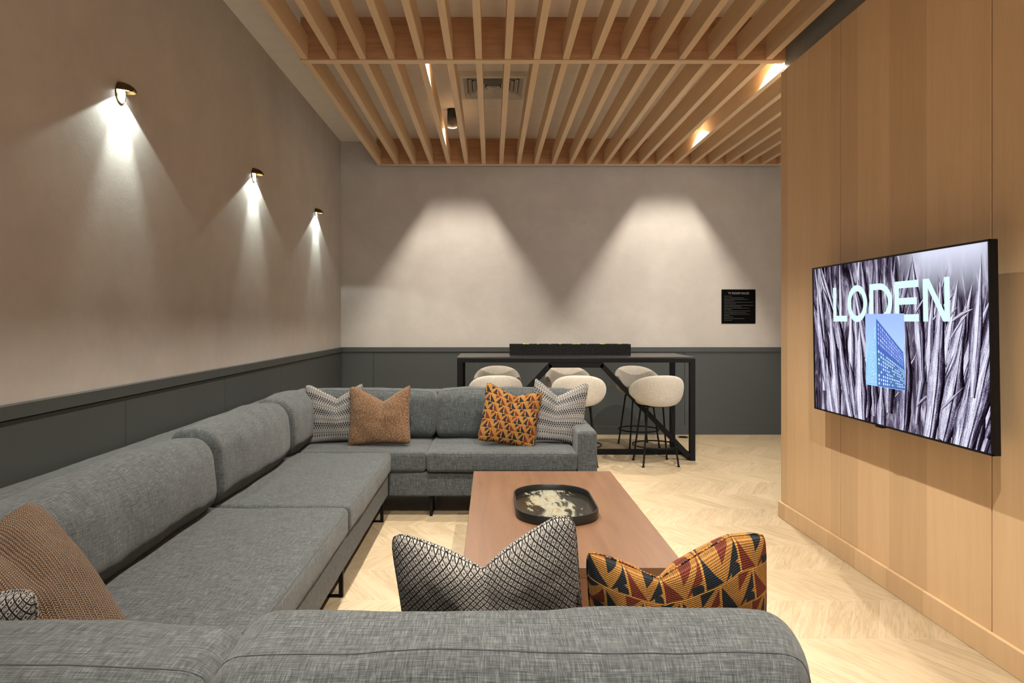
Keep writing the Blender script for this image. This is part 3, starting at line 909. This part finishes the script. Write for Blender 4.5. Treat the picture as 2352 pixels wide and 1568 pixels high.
for i, (px, sc) in enumerate([(1206, 1.25), (1213, .85), (1236, .7), (1263, .55), (1287, .8), (1319, 1.1), (1328, 1.0), (1350, .55), (1380, 1.15), (1386, .9), (1423, 1.0)]):
    x = (px - 1128) / 1568 * 7.68
    bm = bmesh.new()
    bmesh.ops.create_icosphere(bm, subdivisions=3, radius=1)
    for v in bm.verts:
        d = v.co.copy(); k = 1 + .35 * mnoise.noise(d * 2.3 + Vector((i * 3, 0, 0))) + .12 * mnoise.noise(d * 7)
        v.co = Vector((x + d.x * .019 * sc * k, 7.69 + rr.uniform(-.0, .0) + d.y * .024 * sc * k, z1 - .004 + d.z * .013 * sc * k))
    mo = obj('moss_clump', bm, M['moss'], pl)

# ---- floor outlet puck
bm = bmesh.new(); lathe(bm, [(0, .0), (.06, .0), (.06, .006), (.052, .010), (0, .010)], 32, (2.42, 8.60, 0))
tag(obj('floor_outlet', bm, M['black']), 'small black round outlet cover on the floor under the back wall', 'outlet')

# ================================================================== bar stools
def make_stool():
    t = thing('bar_stool', '', 'bar stool')
    # wrap-around backrest: an oval pad bent round the sitter; the sitter faces +y
    bm = bmesh.new(); uvl = bm.loops.layers.uv.new('UVMap')
    NS, NC = 56, 28; TH = R(112); Rr = .232
    rings = []
    for i in range(NS + 1):
        s = -1 + 2 * i / NS
        s2 = math.copysign(1 - (1 - abs(s)) ** 1.0, s)
        th = s2 * TH
        ath = abs(math.degrees(th))
        if ath <= 90: ks = .30 + .70 * (1 - abs(math.sin(th)) ** 2.7) ** .48
        else: ks = .30 * max(0, 1 - ((ath - 90) / 22) ** 2) ** .5
        H = .158 * ks + .0005
        W = .034 * max(.0, 1 - abs(s) ** 6) ** .5 + .0005
        zc = .766 - .035 * abs(s) ** 2.0
        ring = []
        for j in range(NC):
            a = 2 * PI * j / NC
            cz = math.copysign(abs(math.sin(a)) ** .82, math.sin(a)) * H
            cr = math.copysign(abs(math.cos(a)) ** .9, math.cos(a)) * W
            lean = (cz + .15) * .13
            rad = Rr + cr + lean * 1.0 - .02
            # slight bulge of plan: deeper than wide
            x = rad * math.sin(th) * 1.06; y = -rad * math.cos(th) * (1.0 if abs(th) < PI / 2 else .8)
            ring.append((bm.verts.new((x, y, zc + cz)), (th * .25, zc + cz + (1 if cr > 0 else 0))))
        rings.append(ring)
    for A, B in zip(rings[:-1], rings[1:]):
        for j in range(NC):
            q = (A[j], A[(j + 1) % NC], B[(j + 1) % NC], B[j])
            f = bm.faces.new([v[0] for v in q])
            for l, v in zip(f.loops, q): l[uvl].uv = v[1]
    bmesh.ops.remove_doubles(bm, verts=bm.verts, dist=2e-3)
    obj('backrest', bm, M['boucle'], t, world=False, angle=80)
    # seat pad
    bm = bmesh.new(); uvl = bm.loops.layers.uv.new('UVMap')
    prof = [(0, .700), (.08, .700), (.14, .697), (.178, .688), (.196, .670), (.200, .650), (.192, .628), (.165, .612), (.10, .608), (0, .608)]
    lathe(bm, prof, 44)
    for v in bm.verts: v.co.x *= 1.02; v.co.y = v.co.y * 1.02 + .012
    for f in bm.faces:
        for l in f.loops: l[uvl].uv = (l.vert.co.x, l.vert.co.y + l.vert.co.z)
    obj('seat', bm, M['boucle'], t, world=False, angle=80)
    bm = bmesh.new(); lathe(bm, [(0, .594), (.150, .594), (.150, .606), (0, .606)], 40)
    obj('seat_plate', bm, M['black'], t, world=False)
    for sx in (-1, 1):
        for sy in (-1, 1):
            bm = bmesh.new()
            tube(bm, [(sx * .115, sy * .115, .596), (sx * .180, sy * .180, .010)], .0095, 12)
            lathe(bm, [(0, 0), (.014, 0), (.014, .008), (.009, .014), (0, .014)], 14, (sx * .181, sy * .181, 0))
            obj('leg', bm, M['black'], t, world=False)
    bm = bmesh.new()
    tube(bm, [(.232 * math.cos(a), .232 * math.sin(a), .195) for a in [2 * PI * k / 56 for k in range(56)]], .0075, 10, closed=True)
    obj('foot_ring', bm, M['black'], t, world=False)
    return t
stool0 = make_stool()
def place(root, first, loc, rz, label, group):
    if first: r = root
    else:
        r = root.copy(); COL.objects.link(r)
        for ch in root.children:
            c = ch.copy(); COL.objects.link(c); c.parent = r
    r.location = loc; r.rotation_euler = (0, 0, rz); r['label'] = label; r['group'] = group
    return r
GS = 'cream upholstered stools round the black bar table'
for k, (x, y, rz, lab) in enumerate([
    (1.69, 7.02, R(4), 'near side cream stool at the right end, all its legs showing'),
    (.90, 7.02, R(-6), 'near side cream stool in the middle, behind the right striped pillow'),
    (.045, 7.03, R(3), 'near side cream stool at the left, its legs hidden by the sofa'),
    (1.735, 8.03, R(190), 'cream stool against the back wall, right, seen through the table frame'),
    (.915, 8.03, R(186), 'cream stool on the wall side of the bar table, in the middle under the brace'),
    (.07, 8.03, R(178), 'cream stool on the wall side of the bar table, farthest left')]):
    place(stool0, k == 0, (x, y, 0), rz, lab, GS)

# ================================================================== sectional sofa
SX, SZ = -.74, .49          # inner front edge of the left run, seat height
sofa = thing('sectional_sofa', 'large grey linen U-shaped sectional sofa around the coffee table', 'sofa', (-1.0, 3.5, 0))
def part(name, s, mat='sofa', piping=(), res=.045, pr=.0018, pm='seamline'):
    o = obj(name, s.mesh(res), M[mat], sofa, angle=70); rebase(o)
    for k, sg_, ins in piping:
        pb = bmesh.new()
        tube(pb, s.loop(k, sg_, ins), pr, 6, closed=True)
        bmesh.ops.translate(pb, verts=pb.verts, vec=-(Vector(sofa.location) + Vector(o.location)))
        q = obj('piping', pb, M[pm], o, world=False)
    return o
XB = -1.895
# bases
part('base', Soft(XB, -.770, .97, 6.03, .155, .336, r=.018, wr=.0015, wf=6, seed=1))
part('base', Soft(-.768, .785, 5.085, 6.03, .155, .336, r=.018, wr=.0015, wf=6, seed=2))
part('base', Soft(-.768, .755, .97, 2.00, .155, .336, r=.018, wr=.0015, wf=6, seed=3))
# back frames
part('back_frame', Soft(XB, -1.665, .95, 6.03, .337, .822, r=.03, wr=.003, wf=4, seed=4))
part('back_frame', Soft(-1.664, .787, 5.845, 6.045, .337, .868, r=.03, wr=.002, wf=4, seed=5))
part('back_frame', Soft(-1.664, .757, .93, 1.085, .337, .80, r=.03, wr=.002, wf=4, seed=6))
# arms
part('arm', Soft(.643, .789, 5.060, 5.843, .150, .645, r=.026, crown=(.002, 0, .006), wr=.002, wf=5, seed=7), piping=((1, -1, .35),))
part('arm', Soft(.612, .750, 1.087, 2.00, .337, .630, r=.026, wr=.002, wf=5, seed=8))
# seat cushions
def seat(x0, x1, y0, y1, seed, pip=()):
    part('seat_cushion', Soft(x0, x1, y0, y1, .338, SZ, r=.032, crown=(.004, .004, .010), wr=.005, wf=2.5, seed=seed), piping=pip)
seat(-1.655, SX, 3.585, 5.065, 11, ((2, 1, .35),))
seat(-1.655, SX - .004, 2.105, 3.580, 12, ((2, 1, .35),))
seat(-1.655, SX - .002, 1.090, 2.100, 13)
seat(-1.655, -.484, 5.070, 5.840, 14, ((2, 1, .35),))
seat(-.480, .640, 5.050, 5.840, 15, ((2, 1, .35),))
seat(SX + .006, -.07, 1.090, 2.03, 16); seat(-.066, .608, 1.090, 2.03, 17)
# back cushions, each a plump box leaning on the frame
def backL(y0, y1, seed, h=.905, dx=0.0):
    part('back_cushion', Soft(-1.655 + dx, -1.395 + dx, y0, y1, SZ + .008, h, r=(.085, .055, .105), crown=(.030, .01, .018), wr=.012, wf=3.2, seed=seed, lean=(-.10, 0)),
         piping=((0, -1, .75),), res=.035)
backL(3.545, 4.820, 21, .888)
backL(2.010, 3.535, 22, .866)
backL(1.455, 2.000, 23, .885)
backL(4.830, 5.560, 24, .900)
def backF(x0, x1, seed, h=.895):
    part('back_cushion', Soft(x0, x1, 5.585, 5.842, SZ + .008, h, r=(.05, .08, .085), crown=(.01, .030, .012), wr=.010, wf=3.2, seed=seed, lean=(0, .05)),
         piping=((1, -1, .55),), res=.035)
backF(-1.640, -.460, 25, .888); backF(-.452, .660, 26, .897)
def taper(p):     # the outer rear corner of the end cushion is rounded in plan
    if p.x > .2 and p.y < 1.34:
        p.x -= .075 * ((1.34 - p.y) / .25) ** 1.4 * (p.x - .2) / .38
    return p
def backN(x0, x1, seed, h):
    part('back_cushion', Soft(x0, x1, 1.095, 1.420, SZ + .008, h, r=(.048, .11, .050), crown=(.004, .016, .012), wr=.012, wf=2.6, seed=seed, cp=7, post=taper),
         piping=((1, -1, .72),), res=.028, pr=.0016, pm='piping')
backN(-1.640, -.487, 27, .856); backN(-.478, .586, 28, .880)
# legs: black steel sled feet
def sled(x, y, ax):
    bm = bmesh.new(); L = .18
    dx, dy = (1, 0) if ax == 'x' else (0, 1)
    for e in (0, 1):
        px, py = x - dx * L * e, y + dy * L * e
        box(bm, px - .011, px + .011, py - .011, py + .011, .0, .1545, .001, 1)
    x0, x1 = sorted((x, x - dx * L)); y0, y1 = sorted((y, y + dy * L))
    box(bm, x0 - .008, x1 + .008, y0 - .008, y1 + .008, .0, .012)
    obj('leg', bm, M['black'], sofa, smooth=False)
for y in (4.97, 3.62, 2.25): sled(-.795, y, 'x')
for y in (1.15, 3.6, 5.8): sled(-1.65, y, 'x')
for x in (-.45, .70): sled(x, 5.13, 'y'); sled(x, 5.80, 'y')
for x in (-.1, .70): sled(x, 1.05, 'y'); sled(x, 1.78, 'y')

# ================================================================== coffee table and tray
CX0, CX1, CY0, CY1, CH = -.121, .828, 2.885, 4.745, .42
ct = thing('coffee_table', 'long low reddish walnut coffee table with solid ends', 'coffee table', ((CX0 + CX1) / 2, (CY0 + CY1) / 2, 0))
obj('tabletop', newbox(CX0, CX1, CY0, CY1, CH - .045, CH, bev=.0015, seg=1), M['walnut'], ct, smooth=False)
M['walnutv'] = m_wood('walnut_side_veneer', [(.115, .052, .030), (.160, .074, .042), (.205, .10, .058)], 'z', .9, .36, strong=.9)
for (a, b) in ((CY0 + .001, CY0 + .045), (CY1 - .045, CY1 - .001)):
    obj('end_panel', newbox(CX0 + .001, CX1 - .001, a, b, 0, CH - .0455), M['walnutv'], ct, smooth=False)
for (a, b) in ((CX0 + .001, CX0 + .045), (CX1 - .045, CX1 - .001)):
    obj('side_panel', newbox(a, b, CY0 + .0455, CY1 - .0455, 0, CH - .0455), M['walnutv'], ct, smooth=False)
TW, TL, TC = .222, .355, (.352, 3.815)
tray = thing('serving_tray', 'oblong black rimmed tray with marbled gold and grey glass, on the coffee table', 'tray', (TC[0], TC[1], CH + .0005))
def stadium(w, l, r, n=16):
    pts = []
    for cx, cy, a0 in ((w - r, l - r, 0), (-(w - r), l - r, 90), (-(w - r), -(l - r), 180), (w - r, -(l - r), 270)):
        for k in range(n + 1):
            a = R(a0 + 90 * k / n); pts.append((cx + r * math.cos(a), cy + r * math.sin(a)))
    return pts
def loft(bm, secs, cap0=False, cap1=False):
    rs = [[bm.verts.new((x, y, z)) for x, y in pts] for pts, z in secs]
    for A, B in zip(rs[:-1], rs[1:]):
        for k in range(len(A)): bm.faces.new((A[k], A[(k + 1) % len(A)], B[(k + 1) % len(A)], B[k]))
    if cap0: bm.faces.new(rs[0])
    if cap1: bm.faces.new(rs[-1])
bm = bmesh.new(); rr_ = .205
S = lambda d: stadium(TW - d, TL - d, rr_ - d)
loft(bm, [(S(.004), 0), (S(0), .003), (S(0), .044), (S(.002), .047), (S(.008), .047), (S(.010), .044), (S(.010), .008)], cap0=True, cap1=True)
obj('rim', bm, plain('black_tray_lacquer', (.010, .011, .011), .32, 0, .1, 40, 0), tray, world=False, angle=50)
g = G('marbled_tray_glass'); x, y, z = g.sep(g.coord())
nz = g.noise(g.comb(g.mul(x, 17), g.mul(y, 6.5), 0.0), 1.0, 7, .62, .7)
nz2 = g.noise(g.comb(g.mul(x, 22), g.mul(y, 8), 5.0), 1.0, 6, .65, .5)
wx = g.rng(g.ab(g.add(x, .012)), .04, .18, .17, -.12)
tt_ = g.add(nz, wx)
c = g.ramp(tt_, [(.51, (.012, .011, .008)), (.56, (.04, .036, .028)), (.59, (.16, .16, .115)), (.67, (.27, .265, .20)), (.80, (.21, .205, .15))])
c = g.mix(g.mul(g.rng(nz2, .52, .66, 0, .8), g.rng(tt_, .62, .70, 0, 1)), c, (.24, .13, .055))
M['trayglass'] = g.fin(c, .12, 0, None, .25)
bm = bmesh.new(); loft(bm, [(S(.0105), .0085), (S(.0105), .0125)], True, True)
obj('glass_base', bm, M['trayglass'], tray, smooth=False, world=False)

# ================================================================== throw pillows
def pillow(name, label, mat, w, h, T_, chop, loc, rot, seed=0, asym=0.0, cx=0.0, grp=None, N=54, ears=.07, sharp=.95, lift=0.0, blunt=.05):
    """loc: middle of the lower edge; local x width, z up, -y front"""
    bm = bmesh.new(); uvl = bm.loops.layers.uv.new('UVMap')
    def pt(u, v, side):
        x = u * w / 2 * (1 - ears * (1 - v * v)); z = v * h / 2 * (1 - ears * (1 - u * u))
        cc = (abs(u) * abs(v)) ** 9                      # blunt corners
        x *= 1 - blunt * cc; z *= 1 - blunt * cc
        k = ((1 - u * u) * (1 - v * v))
        t = T_ / 2 * (k ** .42)
        wv = max(0, (v + 1) / 2) ** 1.5
        vv = max(0, 1 - abs(u - cx) / sharp)
        vv = vv ** 1.15
        z -= chop * vv * wv
        z += lift * wv * (u if u > 0 else 0) 
        cr = math.exp(-((u - cx) / .16) ** 2) * max(0, v) ** .8
        t *= 1 - .45 * cr * (1 if chop > 0 else 0)
        # side creases running to the corners
        t *= 1 + .10 * math.sin(9 * u * v + seed) * (abs(u * v)) ** .8
        nn = .011 * fbm((x * 6 + seed * 5, z * 6, side * 3.0 + seed), 3) * min(1, k * 3)
        y = side * (t + nn)
        y += asym * v * v * .02
        return Vector((x, y, z + h / 2))
    vert = {}
    for i in range(N + 1):
        u = math.sin((-1 + 2 * i / N) * PI / 2) * .6 + (-1 + 2 * i / N) * .4
        for j in range(N + 1):
            v = math.sin((-1 + 2 * j / N) * PI / 2) * .6 + (-1 + 2 * j / N) * .4
            edge = i in (0, N) or j in (0, N)
            a = bm.verts.new(pt(u, v, -1)); vert[i, j, 0] = (a, u, v)
            vert[i, j, 1] = (a, u, v) if edge else (bm.verts.new(pt(u, v, 1)), u, v)
    for s in (0, 1):
        for i in range(N):
            for j in range(N):
                q = [vert[i, j, s], vert[i + 1, j, s], vert[i + 1, j + 1, s], vert[i, j + 1, s]]
                if s: q.reverse()
                try: f = bm.faces.new([a[0] for a in q])
                except ValueError: continue
                for l, a in zip(f.loops, q): l[uvl].uv = (a[1] * w / 2, a[2] * h / 2)
    o = obj(name, bm, M[mat], None, world=False, angle=179)
    o.location = loc; o.rotation_euler = rot
    tag(o, label, 'throw pillow', grp)
    pb = bmesh.new()
    path = []
    m = 40
    for a, b in ((( -1, -1), (1, -1)), ((1, -1), (1, 1)), ((1, 1), (-1, 1)), ((-1, 1), (-1, -1))):
        for k in range(m):
            u = a[0] + (b[0] - a[0]) * k / m; v = a[1] + (b[1] - a[1]) * k / m
            path.append(pt(u, v, -1) * 1.0)
    tube(pb, path, .0028, 6, closed=True)
    uv2 = pb.loops.layers.uv.new('UVMap')
    for f in pb.faces:
        for l in f.loops: l[uv2].uv = (l.vert.co.x, l.vert.co.z)
    obj('edge_seam', pb, M[mat], o, world=False)
    return o
KG = 'black and cream striped kilim pillows on the far sofa'
pillow('throw_pillow', 'black and cream striped kilim pillow in the sofa corner, behind the brown one', 'kilim', .46, .47, .15, .11, (-1.235, 5.395, SZ + .012), (R(-11), R(-2), R(6)), 1, cx=.1)
pillow('throw_pillow', 'rust brown nubby pillow on the far sofa, left, front of a striped pillow', 'woven', .50, .475, .16, .12, (-.865, 5.275, SZ + .012), (R(-16), R(-3), R(-4)), 2, cx=.12)
pillow('throw_pillow', 'mustard pillow with rust and black triangles on the far sofa, right', 'geo', .46, .465, .15, .06, (.115, 5.275, SZ + .012), (R(-15), R(10), R(3)), 3, cx=.05)
pillow('throw_pillow', 'black and cream striped kilim pillow leaning by the right sofa arm', 'kilim', .44, .50, .14, .12, (.505, 5.395, SZ + .012), (R(-11), R(7), R(-3)), 4, cx=-.1)
pillow('throw_pillow', 'black and cream diamond lattice pillow with a deep notch on the near sofa', 'diamond', .455, .462, .19, .115, (.026, 1.755, SZ + .024), (R(11), R(-6), 0), 5, cx=-.05, ears=.02, sharp=.85, blunt=.045)
pillow('throw_pillow', 'mustard and black triangle pillow seen over the near sofa back, right', 'geo', .445, .43, .19, .095, (.482, 1.745, SZ + .020), (R(12), R(-5), R(2)), 6, cx=-.2, ears=.02, sharp=.8, blunt=.045)
pillow('throw_pillow', 'large brown chunky knit pillow in the near left sofa corner', 'knit', .50, .61, .24, .13, (-1.045, 1.65, SZ + .028), (R(-47), R(0), R(70)), 7, cx=.15, ears=-.07)
pillow('throw_pillow', 'black and cream diamond pillow at the left photo edge, before the knit pillow', 'diamond', .42, .375, .16, .02, (-1.215, 1.53, SZ + .012), (R(6), 0, R(6)), 8, blunt=.12)

# ================================================================== light from the rest of the building, through the open rear
w = bpy.data.worlds.new('adjoining_space'); scene.world = w; w.use_nodes = True
w.node_tree.nodes['Background'].inputs[0].default_value = (1.0, .98, .965, 1)
w.node_tree.nodes['Background'].inputs[1].default_value = 1.9

# ================================================================== camera
cam = bpy.data.cameras.new('camera'); co = bpy.data.objects.new('camera', cam); COL.objects.link(co)
co.location = (0, 0, CAM_H); co.rotation_euler = (PI / 2, 0, 0)
cam.sensor_width = 36; cam.lens = 24; cam.clip_start = .05
cam.shift_x = 48 / 2352; cam.shift_y = -46 / 2352
scene.camera = co
vs_ = scene.view_settings
vs_.view_transform = 'Standard'; vs_.look = 'None'; vs_.exposure = 0.42; vs_.gamma = 1.0; vs_.use_curve_mapping = False
scene.cycles.use_denoising = True
scene.cycles.max_bounces = 8; scene.cycles.diffuse_bounces = 6; scene.cycles.sample_clamp_indirect = 6.0
